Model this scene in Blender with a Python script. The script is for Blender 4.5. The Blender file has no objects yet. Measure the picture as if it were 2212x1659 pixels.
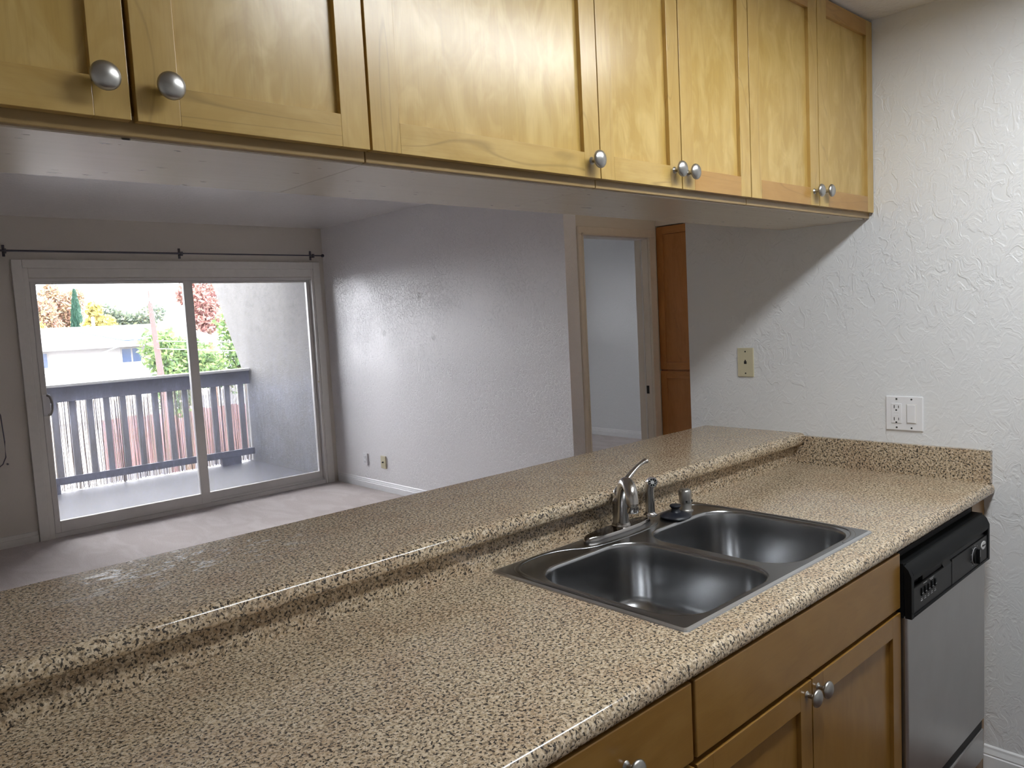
import bpy, bmesh, math, random
from mathutils import Vector, Matrix, noise
random.seed(7)
scene = bpy.context.scene
COL = scene.collection

# ------------------------------------------------------------------ camera
cam_d = bpy.data.cameras.new('camera'); cam = bpy.data.objects.new('camera', cam_d); COL.objects.link(cam)
cam_d.sensor_fit = 'HORIZONTAL'; cam_d.sensor_width = 36.0; cam_d.lens = 1679.9 / 2212 * 36.0
cam_d.clip_start = 0.05; cam_d.clip_end = 500
CR = Vector((0.73106109, -0.68035499, -0.05164075)); CU = Vector((0.09681626, 0.02851681, 0.99489366)); CF = Vector((0.67540824, 0.73232771, -0.08671696))
CM = Matrix((CR, CU, -CF)).transposed().to_4x4(); CM.translation = Vector((-2.76973, -0.75973, 1.52179))
cam.matrix_world = CM
scene.camera = cam

# ------------------------------------------------------------------ view, sky, sun
scene.view_settings.view_transform = 'Standard'; scene.view_settings.look = 'None'
scene.view_settings.gamma = 1.0; scene.view_settings.use_curve_mapping = False
scene.view_settings.exposure = 0.0
SKY = 12.5
world = bpy.data.worlds.new('sky'); scene.world = world; world.use_nodes = True
bg = world.node_tree.nodes['Background']; bg.inputs[0].default_value = (0.94, 0.95, 1.0, 1); bg.inputs[1].default_value = SKY
sun_d = bpy.data.lights.new('sun', 'SUN'); sun_d.energy = 4.0; sun_d.angle = math.radians(1.5); sun_d.color = (1, 0.95, 0.88)
sun = bpy.data.objects.new('sun', sun_d); COL.objects.link(sun); sun.location = (-10, -20, 30)
sun.rotation_euler = Vector((0.35, 0.75, -0.75)).to_track_quat('-Z', 'Y').to_euler()
LAMP = 35.0            # radiance of the kitchen ceiling fixture's diffuser
scene.cycles.max_bounces = 10; scene.cycles.diffuse_bounces = 6; scene.cycles.glossy_bounces = 4
scene.cycles.transparent_max_bounces = 12; scene.cycles.sample_clamp_indirect = 6.0
scene.cycles.caustics_reflective = False; scene.cycles.caustics_refractive = False
scene.cycles.use_denoising = True

# ------------------------------------------------------------------ materials
class NT:
    def __init__(s, name):
        s.m = bpy.data.materials.new(name); s.m.use_nodes = True; s.t = s.m.node_tree; s.n = s.t.nodes; s.l = s.t.links
        s.b = s.n['Principled BSDF']; s.out = s.n['Material Output']; s._pos = None
    def node(s, typ, **k):
        n = s.n.new(typ)
        for a, v in k.items(): setattr(n, a, v)
        return n
    def set(s, sock, v):
        if isinstance(v, bpy.types.NodeSocket): s.l.new(v, sock)
        else: sock.default_value = v
    def pos(s):
        if not s._pos:
            g = s.node('ShaderNodeNewGeometry'); s._pos = g.outputs['Position']
        return s._pos
    def math(s, op, a, b=0.0, c=None, clamp=False):
        n = s.node('ShaderNodeMath', operation=op, use_clamp=clamp); s.set(n.inputs[0], a); s.set(n.inputs[1], b)
        if c is not None: s.set(n.inputs[2], c)
        return n.outputs[0]
    def map(s, vec, sc=(1, 1, 1), loc=(0, 0, 0)):
        n = s.node('ShaderNodeMapping'); s.set(n.inputs[0], vec); n.inputs['Scale'].default_value = sc; s.set(n.inputs['Location'], loc); return n.outputs[0]
    def noise(s, vec, scale, detail=2, rough=.5, dist=0.0, out='Fac'):
        n = s.node('ShaderNodeTexNoise'); s.set(n.inputs['Vector'], vec); n.inputs['Scale'].default_value = scale
        n.inputs['Detail'].default_value = detail; n.inputs['Roughness'].default_value = rough; n.inputs['Distortion'].default_value = dist
        return n.outputs[out]
    def ramp(s, f, stops, interp='LINEAR'):
        n = s.node('ShaderNodeValToRGB'); s.set(n.inputs[0], f); cr = n.color_ramp; cr.interpolation = interp
        while len(cr.elements) < len(stops): cr.elements.new(0.5)
        for e, (p, c) in zip(cr.elements, stops):
            e.position = p; e.color = (c, c, c, 1) if isinstance(c, (int, float)) else (*c, 1)
        return n.outputs[0]
    def mix(s, f, a, b, typ='MIX'):
        n = s.node('ShaderNodeMix', data_type='RGBA', blend_type=typ); s.set(n.inputs[0], f)
        for i, v in ((6, a), (7, b)): s.set(n.inputs[i], (*v, 1) if isinstance(v, tuple) and len(v) == 3 else v)
        return n.outputs[2]
    def bump(s, h, strength, dist=0.002, prev=None):
        n = s.node('ShaderNodeBump'); s.set(n.inputs['Height'], h); n.inputs['Strength'].default_value = strength; n.inputs['Distance'].default_value = dist
        if prev: s.l.new(prev, n.inputs['Normal'])
        return n.outputs[0]
    def fin(s, col=None, rough=None, metal=None, normal=None, spec=None, coat=None, aniso=None):
        i = s.b.inputs
        if col is not None: s.set(i['Base Color'], (*col, 1) if isinstance(col, tuple) else col)
        if rough is not None: s.set(i['Roughness'], rough)
        if metal is not None: s.set(i['Metallic'], metal)
        if normal is not None: s.l.new(normal, i['Normal'])
        if spec is not None: s.set(i['Specular IOR Level'], spec)
        if coat is not None: i['Coat Weight'].default_value = coat; i['Coat Roughness'].default_value = .25
        if aniso is not None: i['Anisotropic'].default_value = aniso
        return s.m

def plain(name, col, rough=.5, metal=0.0, var=.06, scale=25, bumpy=0, spec=.5):
    t = NT(name); f = t.noise(t.pos(), scale, 3)
    c = t.mix(f, tuple(max(0, x * (1 - var)) for x in col), tuple(min(1, x * (1 + var)) for x in col))
    nm = t.bump(f, bumpy, .002) if bumpy else None
    return t.fin(c, rough, metal, nm, spec)

def wall_mat(name, col, bump=.5, scale=26, rough=.38, spots=None):
    t = NT(name); p = t.pos()
    n1 = t.noise(t.map(p, (1, 1, .75)), scale, 3, .55, .8)
    trow = t.ramp(n1, [(.40, 0.0), (.5, 1.0), (.57, .55), (.70, 1.0)])
    mask = t.ramp(t.noise(p, 2.2, 2), [(.35, .35), (.65, 1.0)])
    h = t.math('MULTIPLY', trow, mask)
    fine = t.noise(p, 220, 2)
    h2 = t.math('MULTIPLY_ADD', fine, .12, h)
    nrm = t.bump(h2, bump, .0022)
    c = t.mix(t.noise(p, 1.3, 2), tuple(x * .97 for x in col), col)
    if spots:
        for (sx, sy, sz, r, k) in spots:
            v = t.node('ShaderNodeVectorMath', operation='DISTANCE'); t.l.new(p, v.inputs[0]); v.inputs[1].default_value = (sx, sy, sz)
            d = t.math('MULTIPLY_ADD', t.noise(p, 60, 2), .02, v.outputs['Value'])
            f = t.ramp(t.math('DIVIDE', d, r + .01), [(.55, k), (1.0, 0.0)])
            c = t.mix(f, c, (.16, .17, .15))
    return t.fin(c, rough, 0.0, nrm, .45)

def granite(name, scuff=False):
    t = NT(name); p = t.pos()
    base = t.ramp(t.noise(p, 150, 4, .62), [(.30, (.27, .20, .125)), (.42, (.48, .37, .245)), (.56, (.64, .53, .385)), (.72, (.75, .67, .54))])
    warm = t.mix(t.math('MULTIPLY', t.ramp(t.noise(p, 9, 2), [(.45, 0.0), (.7, 1.0)]), .22), base, (.36, .19, .10))
    m1 = t.ramp(t.noise(t.map(p, loc=(3, 5, 2)), 150, 3, .6, .3), [(.53, 0.0), (.575, 1.0)])
    m2 = t.ramp(t.noise(t.map(p, loc=(9, 1, 7)), 185, 2, .5), [(.565, 0.0), (.60, 1.0)])
    c = t.mix(t.math('MULTIPLY', m1, .72), warm, (.135, .10, .07))
    c = t.mix(t.math('MULTIPLY', m2, .92), c, (.022, .02, .02))
    rg = .14
    if scuff:
        v = t.node('ShaderNodeVectorMath', operation='DISTANCE'); q = t.map(p, (1, 2.3, 1)); t.l.new(q, v.inputs[0]); v.inputs[1].default_value = (-2.18, .94 * 2.3, 1.027)
        reg = t.ramp(v.outputs['Value'], [(.05, 1.0), (.36, 0.0)])
        st = t.ramp(t.noise(t.map(p, (14, 30, 1)), 1.0, 5, .7, 1.6), [(.53, 0.0), (.62, 1.0)])
        f = t.math('MULTIPLY', t.math('MULTIPLY', reg, st), .75)
        c = t.mix(f, c, (.55, .60, .62)); rg = t.math('MULTIPLY_ADD', f, .4, .14)
    nrm = t.bump(t.noise(p, 14, 2), .05, .002)
    return t.fin(c, rg, 0.0, nrm, .55)

def wood(name, axis, c0, c1, c2, rough=.28, mott=.5, line=.35, spec=.62):
    """maple; axis = direction of the grain"""
    t = NT(name); oi = t.node('ShaderNodeObjectInfo')
    comb = t.node('ShaderNodeCombineXYZ')
    r = t.math('MULTIPLY', oi.outputs['Random'], 37.0)
    for i in range(3): t.l.new(r, comb.inputs[i])
    p = t.map(t.pos(), (1, 1, 1), comb.outputs[0])
    lo, hi = 1.0, 9.0
    sc = tuple(lo if 'xyz'[i] == axis else hi for i in range(3))
    q = t.map(p, sc)
    f1 = t.noise(q, 2.0, 4, .6, .6)
    f2 = t.noise(t.map(p, tuple(3 if 'xyz'[i] == axis else 90 for i in range(3))), 3.0, 3, .6)
    f3 = t.noise(t.map(p, tuple(2.2 if 'xyz'[i] == axis else 5 for i in range(3))), 3.2, 3, .55, 1.2)
    c = t.mix(t.ramp(f1, [(.3, 0.0), (.7, 1.0)]), c0, c1)
    c = t.mix(t.math('MULTIPLY', t.ramp(f3, [(.42, 0.0), (.68, 1.0)]), mott), c, c2)
    c = t.mix(t.math('MULTIPLY', t.ramp(f2, [(.5, 0.0), (.8, 1.0)]), .25), c, tuple(x * .7 for x in c0))
    ring = t.math('FRACT', t.math('MULTIPLY', t.noise(t.map(p, tuple(.8 if 'xyz'[i] == axis else 5 for i in range(3))), 1.2, 2, .5, .4), 9.0))
    ln = t.ramp(ring, [(.0, 1.0), (.05, 0.0), (.94, 0.0), (1.0, 1.0)])
    c = t.mix(t.math('MULTIPLY', ln, line), c, tuple(x * .55 for x in c0))
    nrm = t.bump(f2, .06, .001)
    return t.fin(c, rough, 0.0, nrm, spec)

M = {}
M['wall'] = wall_mat('painted wall', (.78, .79, .80), .72, 24, .36)
M['wall_living'] = wall_mat('painted living room wall', (.86, .85, .86), .95, 44, .32,
    spots=[(1.067, 4.878, 1.727, .028, .5), (1.067, 4.474, 1.725, .035, .45), (1.067, 5.02, 1.43, .035, .4), (1.067, 4.307, 1.379, .03, .35)])
M['wall_plain'] = wall_mat('painted smooth wall', (.72, .665, .57), .12, 20, .45)
M['wall_far'] = wall_mat('wall paint with backlit shade', (.60, .56, .50), .12, 20, .45)  # same paint as the hall wall, backlit dimness put into the colour
M['wall_bed'] = wall_mat('painted bedroom wall', (.76, .78, .79), .4, 24, .35)
M['ceiling'] = wall_mat('painted ceiling', (.78, .76, .74), .35, 30, .20)
M['trim'] = plain('painted trim', (.70, .68, .64), .35, bumpy=.05)
M['trim_white'] = plain('white painted trim', (.82, .83, .84), .3)
M['trim_tan'] = plain('cream painted trim', (.70, .63, .52), .4)
M['vinyl'] = plain('white vinyl', (.66, .64, .62), .35, var=.04)
M['granite'] = granite('speckled granite'); M['granite_bar'] = granite('speckled granite bar', True)
WV = ((.43, .275, .075), (.49, .325, .10), (.58, .41, .155))
M['maple_v'] = wood('maple vertical', 'z', *WV, line=.35)
M['maple_h'] = wood('maple horizontal', 'x', *WV, line=.5)
M['maple_panel'] = wood('maple panel', 'z', (.43, .275, .07), (.49, .325, .092), (.60, .43, .16), mott=.8, line=.07)
M['maple_amber'] = wood('amber maple', 'x', (.37, .19, .045), (.42, .235, .065), (.45, .26, .08), line=.3)
M['maple_edge'] = wood('maple edge', 'x', (.27, .175, .065), (.32, .21, .08), (.35, .235, .1), line=.1)
LW = ((.225, .110, .020), (.27, .140, .030), (.31, .172, .045))  # maple again, with the lamp's falloff put into a darker tone
M['base_v'] = wood('dimmed maple vertical', 'z', *LW, line=.08); M['base_h'] = wood('dimmed maple horizontal', 'x', *LW, line=.1)
M['tall_v'] = wood('cherry vertical', 'z', (.36, .14, .035), (.43, .18, .05), (.46, .20, .06), line=.2)
M['tall_h'] = wood('cherry horizontal', 'y', (.36, .14, .035), (.43, .18, .05), (.46, .20, .06), line=.2)
def underside():
    t = NT('laminate underside'); p = t.pos()
    sp = t.ramp(t.noise(t.map(p, (30, 90, 1)), 1.0, 1, .5), [(.735, 0.0), (.75, 1.0)])
    reg = t.ramp(t.noise(t.map(p, (3, 3, 3)), 1.0, 1), [(.4, 0.0), (.5, 1.0)])
    c = t.mix(t.noise(t.map(p, (2, 60, 1)), 1.0, 3), (.58, .535, .45), (.64, .59, .51))
    c = t.mix(t.math('MULTIPLY', sp, reg), c, (.05, .045, .04))
    return t.fin(c, .27, 0.0, t.bump(t.noise(t.map(p, (3, 40, 1)), 1.0, 2), .05, .001), .6)
M['under'] = underside()
def steel(name, axis, col=(.42, .42, .43), rough=.27, amp=.10):
    t = NT(name); p = t.pos()
    f = t.noise(t.map(p, tuple(4 if 'xyz'[i] == axis else 500 for i in range(3))), 1.0, 2)
    r = t.math('MULTIPLY_ADD', f, amp, rough)
    c = t.mix(t.noise(p, 8, 3), tuple(x * .9 for x in col), tuple(x * 1.08 for x in col))
    return t.fin(c, r, 1.0)
M['steel_sink'] = steel('brushed steel sink', 'x', (.43, .435, .445), .225, .02)
M['steel_rim'] = steel('brushed steel deck', 'x', (.34, .35, .36), .24, .04)
M['rim_edge'] = steel('steel rim edge with highlight', 'x', (.66, .67, .69), .30)  # same metal as the deck, brighter colour stands in for caught light
M['steel_door'] = steel('brushed steel door', 'z', (.50, .49, .48), .30)
M['nickel'] = plain('brushed nickel', (.50, .48, .46), .2, 1.0)
M['nickel_dark'] = plain('satin nickel', (.42, .41, .39), .34, 1.0)
M['nickel_plate'] = plain('polished nickel', (.36, .34, .33), .14, 1.0)
M['chrome'] = plain('chrome', (.78, .78, .80), .08, 1.0)
M['black'] = plain('black plastic', (.005, .0055, .006), .5, spec=.16)
M['black_panel'] = plain('black control panel', (.010, .0095, .0095), .35, spec=.2)
M['black_gap'] = plain('dark recess', (.006, .006, .006), .6)
M['rubber'] = plain('black rubber', (.012, .014, .022), .38)
M['print'] = plain('grey print', (.35, .35, .36), .5)
M['badge'] = plain('silver badge', (.62, .62, .62), .35)
M['plate_white'] = plain('white plastic', (.82, .82, .84), .28, var=.02)
M['plate_beige'] = plain('ivory plastic', (.60, .55, .38), .35, var=.03)
M['slot'] = plain('dark slot', (.02, .02, .02), .6)
M['rod'] = plain('grey metal rod', (.10, .10, .12), .35, .8)
M['floor_wood'] = plain('dark vinyl plank', (.10, .055, .04), .3, var=.3, scale=9)
def carpet():
    t = NT('carpet'); p = t.pos()
    f = t.noise(p, 130, 3, .7); g = t.noise(t.map(p, (2.2, .9, 1)), 2.2, 3, .6, 1.2)
    c = t.mix(f, (.42, .37, .35), (.78, .71, .68))
    c = t.mix(t.math('MULTIPLY', t.ramp(g, [(.45, 0.0), (.62, 1.0)]), .35), c, (.78, .73, .71))
    return t.fin(c, .95, 0.0, t.bump(f, .9, .008), .1)
M['carpet'] = carpet()
def stucco():
    t = NT('balcony stucco'); p = t.pos()
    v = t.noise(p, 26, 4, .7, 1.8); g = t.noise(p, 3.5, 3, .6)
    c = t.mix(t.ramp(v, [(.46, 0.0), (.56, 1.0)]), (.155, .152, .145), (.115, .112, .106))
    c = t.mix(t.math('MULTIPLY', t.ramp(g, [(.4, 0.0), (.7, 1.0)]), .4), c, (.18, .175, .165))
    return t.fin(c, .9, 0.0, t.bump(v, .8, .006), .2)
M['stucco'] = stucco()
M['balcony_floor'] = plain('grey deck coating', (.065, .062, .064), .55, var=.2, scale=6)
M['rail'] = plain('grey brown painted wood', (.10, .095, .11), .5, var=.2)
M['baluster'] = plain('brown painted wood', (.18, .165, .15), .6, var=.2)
M['cap'] = plain('weathered rail cap', (.34, .34, .33), .5)
def reed():
    t = NT('reed'); g = t.node('ShaderNodeNewGeometry')
    c = t.ramp(g.outputs['Random Per Island'], [(0.0, (.10, .07, .055)), (.4, (.26, .20, .15)), (.7, (.44, .36, .27)), (1.0, (.60, .52, .42))])
    return t.fin(c, .8)
M['reed'] = reed()
def glass():
    t = NT('window glass'); p = t.pos()
    for l in list(t.out.inputs[0].links): t.l.remove(l)
    tr = t.node('ShaderNodeBsdfTransparent'); gl = t.node('ShaderNodeBsdfGlossy'); gl.inputs['Roughness'].default_value = .02
    fr = t.node('ShaderNodeFresnel'); fr.inputs[0].default_value = 1.3
    m1 = t.node('ShaderNodeMixShader'); t.l.new(fr.outputs[0], m1.inputs[0]); t.l.new(tr.outputs[0], m1.inputs[1]); t.l.new(gl.outputs[0], m1.inputs[2])
    tl = t.node('ShaderNodeBsdfTranslucent'); tl.inputs[0].default_value = (.62, .70, 1, 1)
    st = t.ramp(t.noise(t.map(p, (9, 1, 1.2)), 4.0, 4, .65, 2.2), [(.42, .25), (.72, 1.0)])
    sep = t.node('ShaderNodeSeparateXYZ'); t.l.new(p, sep.inputs[0])
    zz = t.ramp(t.math('MULTIPLY', sep.outputs[2], .5), [(.30, .8), (.47, 1.0), (.56, .4), (.8, .2)])
    f = t.math('MULTIPLY', t.math('MULTIPLY', st, zz), .075)
    m2 = t.node('ShaderNodeMixShader'); t.l.new(f, m2.inputs[0]); t.l.new(m1.outputs[0], m2.inputs[1]); t.l.new(tl.outputs[0], m2.inputs[2])
    t.l.new(m2.outputs[0], t.out.inputs[0]); return t.m
M['glass'] = glass()
def emit(name, col, s):
    t = NT(name); t.b.inputs['Emission Color'].default_value = (*col, 1); t.b.inputs['Emission Strength'].default_value = s
    return t.fin(col, .5)
M['lamp'] = emit('lit diffuser', (.93, .97, 1.0), LAMP)
M['lamp_hall_added'] = emit('added hall light', (1.0, .80, .58), 8.0)
M['house_wall'] = plain('cream siding', (.46, .44, .42), .8)
M['house_roof'] = plain('pale roofing', (.40, .40, .40), .8, var=.1, scale=3)
M['house_glass'] = plain('dark blue glazing', (.05, .08, .16), .2)
M['ground'] = plain('pale asphalt', (.14, .14, .155), .9, var=.25, scale=.6)
M['fence'] = plain('redwood fence', (.22, .12, .115), .8, var=.25, scale=3)
M['pole'] = plain('reddish wood pole', (.13, .07, .065), .8, var=.15)
M['wire'] = plain('pale cable', (.5, .52, .55), .5)
M['bark'] = plain('bark', (.14, .09, .06), .9)
def leaves(name, cols):
    t = NT(name); g = t.node('ShaderNodeNewGeometry')
    c = t.ramp(g.outputs['Random Per Island'], [(i / (len(cols) - 1), c) for i, c in enumerate(cols)])
    tl = t.node('ShaderNodeBsdfTranslucent'); t.l.new(c, tl.inputs[0])
    m = t.node('ShaderNodeMixShader'); m.inputs[0].default_value = .35; t.fin(c, .6, spec=.3)
    t.l.new(t.b.outputs[0], m.inputs[1]); t.l.new(tl.outputs[0], m.inputs[2]); t.l.new(m.outputs[0], t.out.inputs[0]); return t.m
M['leaf_green'] = leaves('bright green leaves', [(.07, .13, .05), (.14, .22, .07), (.24, .32, .11)])
M['leaf_dark'] = leaves('grey green leaves', [(.10, .14, .11), (.17, .21, .15), (.24, .27, .16)])
M['leaf_cyp'] = leaves('cypress leaves', [(.03, .10, .065), (.06, .14, .09), (.08, .17, .12)])
M['leaf_orange'] = leaves('orange autumn leaves', [(.26, .16, .13), (.34, .20, .13), (.38, .28, .15), (.24, .22, .15)])
M['leaf_red'] = leaves('red autumn leaves', [(.30, .15, .14), (.36, .19, .16), (.38, .26, .20)])
M['leaf_yellow'] = leaves('yellow leaves', [(.36, .29, .08), (.42, .36, .10), (.46, .40, .16)])

# ------------------------------------------------------------------ mesh builder
class MB:
    def __init__(s): s.v = []; s.f = []; s.mi = []; s.sm = []; s.mats = []
    def mat(s, m):
        if m not in s.mats: s.mats.append(m)
        return s.mats.index(m)
    def add(s, vs, fs, m, smooth=False):
        o = len(s.v); s.v += [Vector(v) for v in vs]; k = s.mat(m)
        for f in fs: s.f.append([i + o for i in f]); s.mi.append(k); s.sm.append(smooth)
        return s
    def box(s, x0, x1, y0, y1, z0, z1, m, ch=0.0):
        x0, x1 = sorted((x0, x1)); y0, y1 = sorted((y0, y1)); z0, z1 = sorted((z0, z1))
        if ch <= 0:
            vs = [(x, y, z) for x in (x0, x1) for y in (y0, y1) for z in (z0, z1)]
            return s.add(vs, [(0, 1, 3, 2), (4, 6, 7, 5), (0, 4, 5, 1), (2, 3, 7, 6), (0, 2, 6, 4), (1, 5, 7, 3)], m)
        bm = bmesh.new(); bmesh.ops.create_cube(bm, size=1)
        for v in bm.verts: v.co = Vector(((x0 + x1) / 2 + v.co.x * (x1 - x0), (y0 + y1) / 2 + v.co.y * (y1 - y0), (z0 + z1) / 2 + v.co.z * (z1 - z0)))
        bmesh.ops.bevel(bm, geom=bm.edges[:], offset=ch, segments=2, profile=.5, affect='EDGES')
        s.bm(bm, m); return s
    def bm(s, bm, m, smooth=False):
        bm.verts.index_update(); s.add([v.co.copy() for v in bm.verts], [[v.index for v in f.verts] for f in bm.faces], m, smooth); bm.free(); return s
    def prism(s, poly, axis, a, b, m, smooth=False):
        """poly: 2-D points in the plane normal to axis, extruded from a to b"""
        def P(u, v, w): return {'x': (w, u, v), 'y': (u, w, v), 'z': (u, v, w)}[axis]
        n = len(poly); vs = [P(u, v, a) for u, v in poly] + [P(u, v, b) for u, v in poly]
        fs = [(i, (i + 1) % n, n + (i + 1) % n, n + i) for i in range(n)]
        s.add(vs, fs, m, smooth); o = len(s.v) - 2 * n; k = s.mat(m)
        s.f.append([o + i for i in range(n)]); s.mi.append(k); s.sm.append(False)
        s.f.append([o + n + i for i in reversed(range(n))]); s.mi.append(k); s.sm.append(False)
        return s
    def lathe(s, c, axis, prof, m, seg=32, smooth=True):
        """prof: (radius, distance along axis) from c"""
        c = Vector(c); ax = Vector(axis).normalized(); t = Vector((0, 0, 1)) if abs(ax.z) < .9 else Vector((1, 0, 0))
        u = ax.cross(t).normalized(); w = ax.cross(u); vs = []; fs = []
        for r, h in prof:
            for i in range(seg):
                a = 2 * math.pi * i / seg; vs.append(c + ax * h + (u * math.cos(a) + w * math.sin(a)) * max(r, 1e-5))
        for j in range(len(prof) - 1):
            for i in range(seg): fs.append((j * seg + i, j * seg + (i + 1) % seg, (j + 1) * seg + (i + 1) % seg, (j + 1) * seg + i))
        fs.append(list(range(seg))); fs.append(list(reversed(range((len(prof) - 1) * seg, len(prof) * seg))))
        return s.add(vs, fs, m, smooth)
    def tube(s, pts, r, m, seg=12, smooth=True, flat=None, closed=False, up=(0, 0, 1)):
        pts = [Vector(p) for p in pts]; n = len(pts); rs = r if isinstance(r, (list, tuple)) else [r] * n
        fl = flat if isinstance(flat, (list, tuple)) else [flat or 1.0] * n
        vs = []; fs = []; upv = Vector(up)
        for i, p in enumerate(pts):
            if closed: d = pts[(i + 1) % n] - pts[i - 1]
            else: d = pts[min(i + 1, n - 1)] - pts[max(i - 1, 0)]
            d.normalize(); a = d.cross(upv)
            if a.length < 1e-3: a = d.cross(Vector((0, 1, 0)))
            a.normalize(); b = a.cross(d)
            for k in range(seg):
                t = 2 * math.pi * k / seg; vs.append(p + a * math.cos(t) * rs[i] + b * math.sin(t) * rs[i] * fl[i])
        for i in range(n if closed else n - 1):
            j = (i + 1) % n
            for k in range(seg): fs.append((i * seg + k, i * seg + (k + 1) % seg, j * seg + (k + 1) % seg, j * seg + k))
        if not closed: fs.append(list(range(seg))); fs.append(list(reversed(range((n - 1) * seg, n * seg))))
        return s.add(vs, fs, m, smooth)
    def build(s, name, parent=None, origin=None, fix=True):
        off = Vector(parent['_o']) if parent is not None else None
        if off is None:
            if origin is None:
                xs = [v.x for v in s.v]; ys = [v.y for v in s.v]; zs = [v.z for v in s.v]
                origin = ((min(xs) + max(xs)) / 2, (min(ys) + max(ys)) / 2, min(zs))
            off = Vector(origin)
        me = bpy.data.meshes.new(name); me.from_pydata([v - off for v in s.v], [], s.f)
        for m in s.mats: me.materials.append(M[m])
        me.polygons.foreach_set('material_index', s.mi); me.polygons.foreach_set('use_smooth', s.sm)
        if fix:
            bm = bmesh.new(); bm.from_mesh(me); bmesh.ops.recalc_face_normals(bm, faces=bm.faces); bm.to_mesh(me); bm.free()
        me.update()
        if any(s.sm): me.set_sharp_from_angle(angle=math.radians(40))
        o = bpy.data.objects.new(name, me); COL.objects.link(o)
        if parent is not None: o.parent = parent
        else: o.location = off
        ABS[o.name] = tuple(off); o['_o'] = tuple(off)
        return o
ABS = {}
def thing(name, loc, label, cat, group=None):
    o = bpy.data.objects.new(name, None); COL.objects.link(o); o.location = loc; o['_o'] = tuple(loc); o.empty_display_size = .05
    return tag(o, label, cat, group)
def tag(o, label, cat, group=None):
    o['label'] = label; o['category'] = cat
    if group: o['group'] = group
    return o
def struct(o, label=None):
    o['kind'] = 'structure'
    if label: o['label'] = label
    return o
def dup(root, loc, label, group=None):
    def rec(o, par):
        c = o.copy(); COL.objects.link(c); c.parent = par
        for ch in [x for x in COL.objects if x.parent == o]: rec(ch, c)
        return c
    r = rec(root, None); r.location = loc; r['label'] = label
    if group: r['group'] = group
    return r

# ------------------------------------------------------------------ room shell
H = 2.449; YF = 5.99; XL = 1.067; YD = 2.816; KF = -.05
def bx(name, m, *boxes, label=None):
    b = MB()
    for q in boxes: b.box(*q, m)
    return struct(b.build(name), label)
bx('floor', 'carpet', (-3.6, XL, .80, YF, -.06, 0), (XL, 2.6, .6, YD + .12, -.06, 0), (.12, XL, .6, .80, -.06, 0), (1.187, 4.5, YD + .12, 6.9, -.06, 0), label='pale beige carpet of the living room and hall')
bx('floor_kitchen', 'floor_wood', (-3.6, 0, -2.0, .682, KF - .06, KF), label='dark brown kitchen floor beside the dishwasher')
bx('ceiling', 'ceiling', (-3.7, 4.7, -2.12, 7.0, H, H + .15), label='textured white ceiling')
bx('wall_right', 'wall', (0, .12, -2.0, 1.134, KF - .06, H), label='white textured kitchen wall with the outlets')
bx('wall_back', 'wall', (-3.6, .12, -2.12, -2.0, KF - .06, H), (.12, 2.19, .48, .6, -.06, H))
bx('wall_left', 'wall', (-3.72, -3.6, -2.12, 6.13, KF - .06, H))
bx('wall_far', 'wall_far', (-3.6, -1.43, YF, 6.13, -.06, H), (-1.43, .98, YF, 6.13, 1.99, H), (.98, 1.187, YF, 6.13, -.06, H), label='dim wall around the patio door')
bx('wall_living_right', 'wall_living', (XL, XL + .12, YD, YF, -.06, H), label='white textured living room wall right of the patio door')
bx('wall_hall', 'wall_plain', (XL + .12, 1.235, YD, YD + .12, -.06, H), (1.235, 1.965, YD, YD + .12, 2.05, H), (1.965, 2.19, YD, YD + .12, -.06, H), label='cream wall around the hall doorway')
bx('wall_hall_right', 'wall_plain', (2.07, 2.19, .6, 1.9, -.06, H), (2.07, 2.6, 1.9, YD, 2.135, H), (2.6, 2.72, 1.9, YD, -.06, H))
bx('wall_bedroom', 'wall_bed', (4.5, 4.62, YD, 6.9, -.06, H), (2.19, 4.5, YD, YD + .12, -.06, H),
   (1.187, 2.3, 6.78, 6.9, -.06, H), (3.9, 4.5, 6.78, 6.9, -.06, H), (2.3, 3.9, 6.78, 6.9, -.06, 1.3), (2.3, 3.9, 6.78, 6.9, 2.1, H), (3.3, 3.9, 6.78, 6.9, 1.3, 2.1), (1.187, 1.307, 6.13, 6.78, -.06, H), label='pale wall of the room beyond the doorway')
bx('wall_peninsula', 'wall', (-3.6, 0, .682, .80, -.06, .987), label='low wall carrying the raised granite bar')

def baseboard(name, axis, a, b, face, sgn, z0=0.0, h=.088, m='trim_white', label=None):
    # profile: face flat, groove, cove
    t = .012
    prof = [(0, z0), (t, z0), (t, z0 + h * .58), (t * .72, z0 + h * .62), (t * .85, z0 + h * .68), (t * .5, z0 + h * .86), (t * .45, z0 + h * .95), (t * .15, z0 + h), (0, z0 + h)]
    b_ = MB(); poly = [(face + sgn * u, v) for u, v in prof]
    b_.prism(poly, axis, a, b, m); return struct(b_.build(name), label)
baseboard('baseboard_living_right', 'y', YD, YF - .02, XL, -1, label='white baseboard along the living room wall')
baseboard('baseboard_far', 'x', -3.6, -1.52, YF, -1, m='trim', label='baseboard left of the patio door')
baseboard('baseboard_kitchen', 'y', -2.0, .029, 0, -1, KF, .083, label='white baseboard right of the dishwasher')
baseboard('baseboard_bedroom', 'y', YD + .12, 6.78, 4.5, -1, label='white baseboard seen through the doorway')

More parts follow.
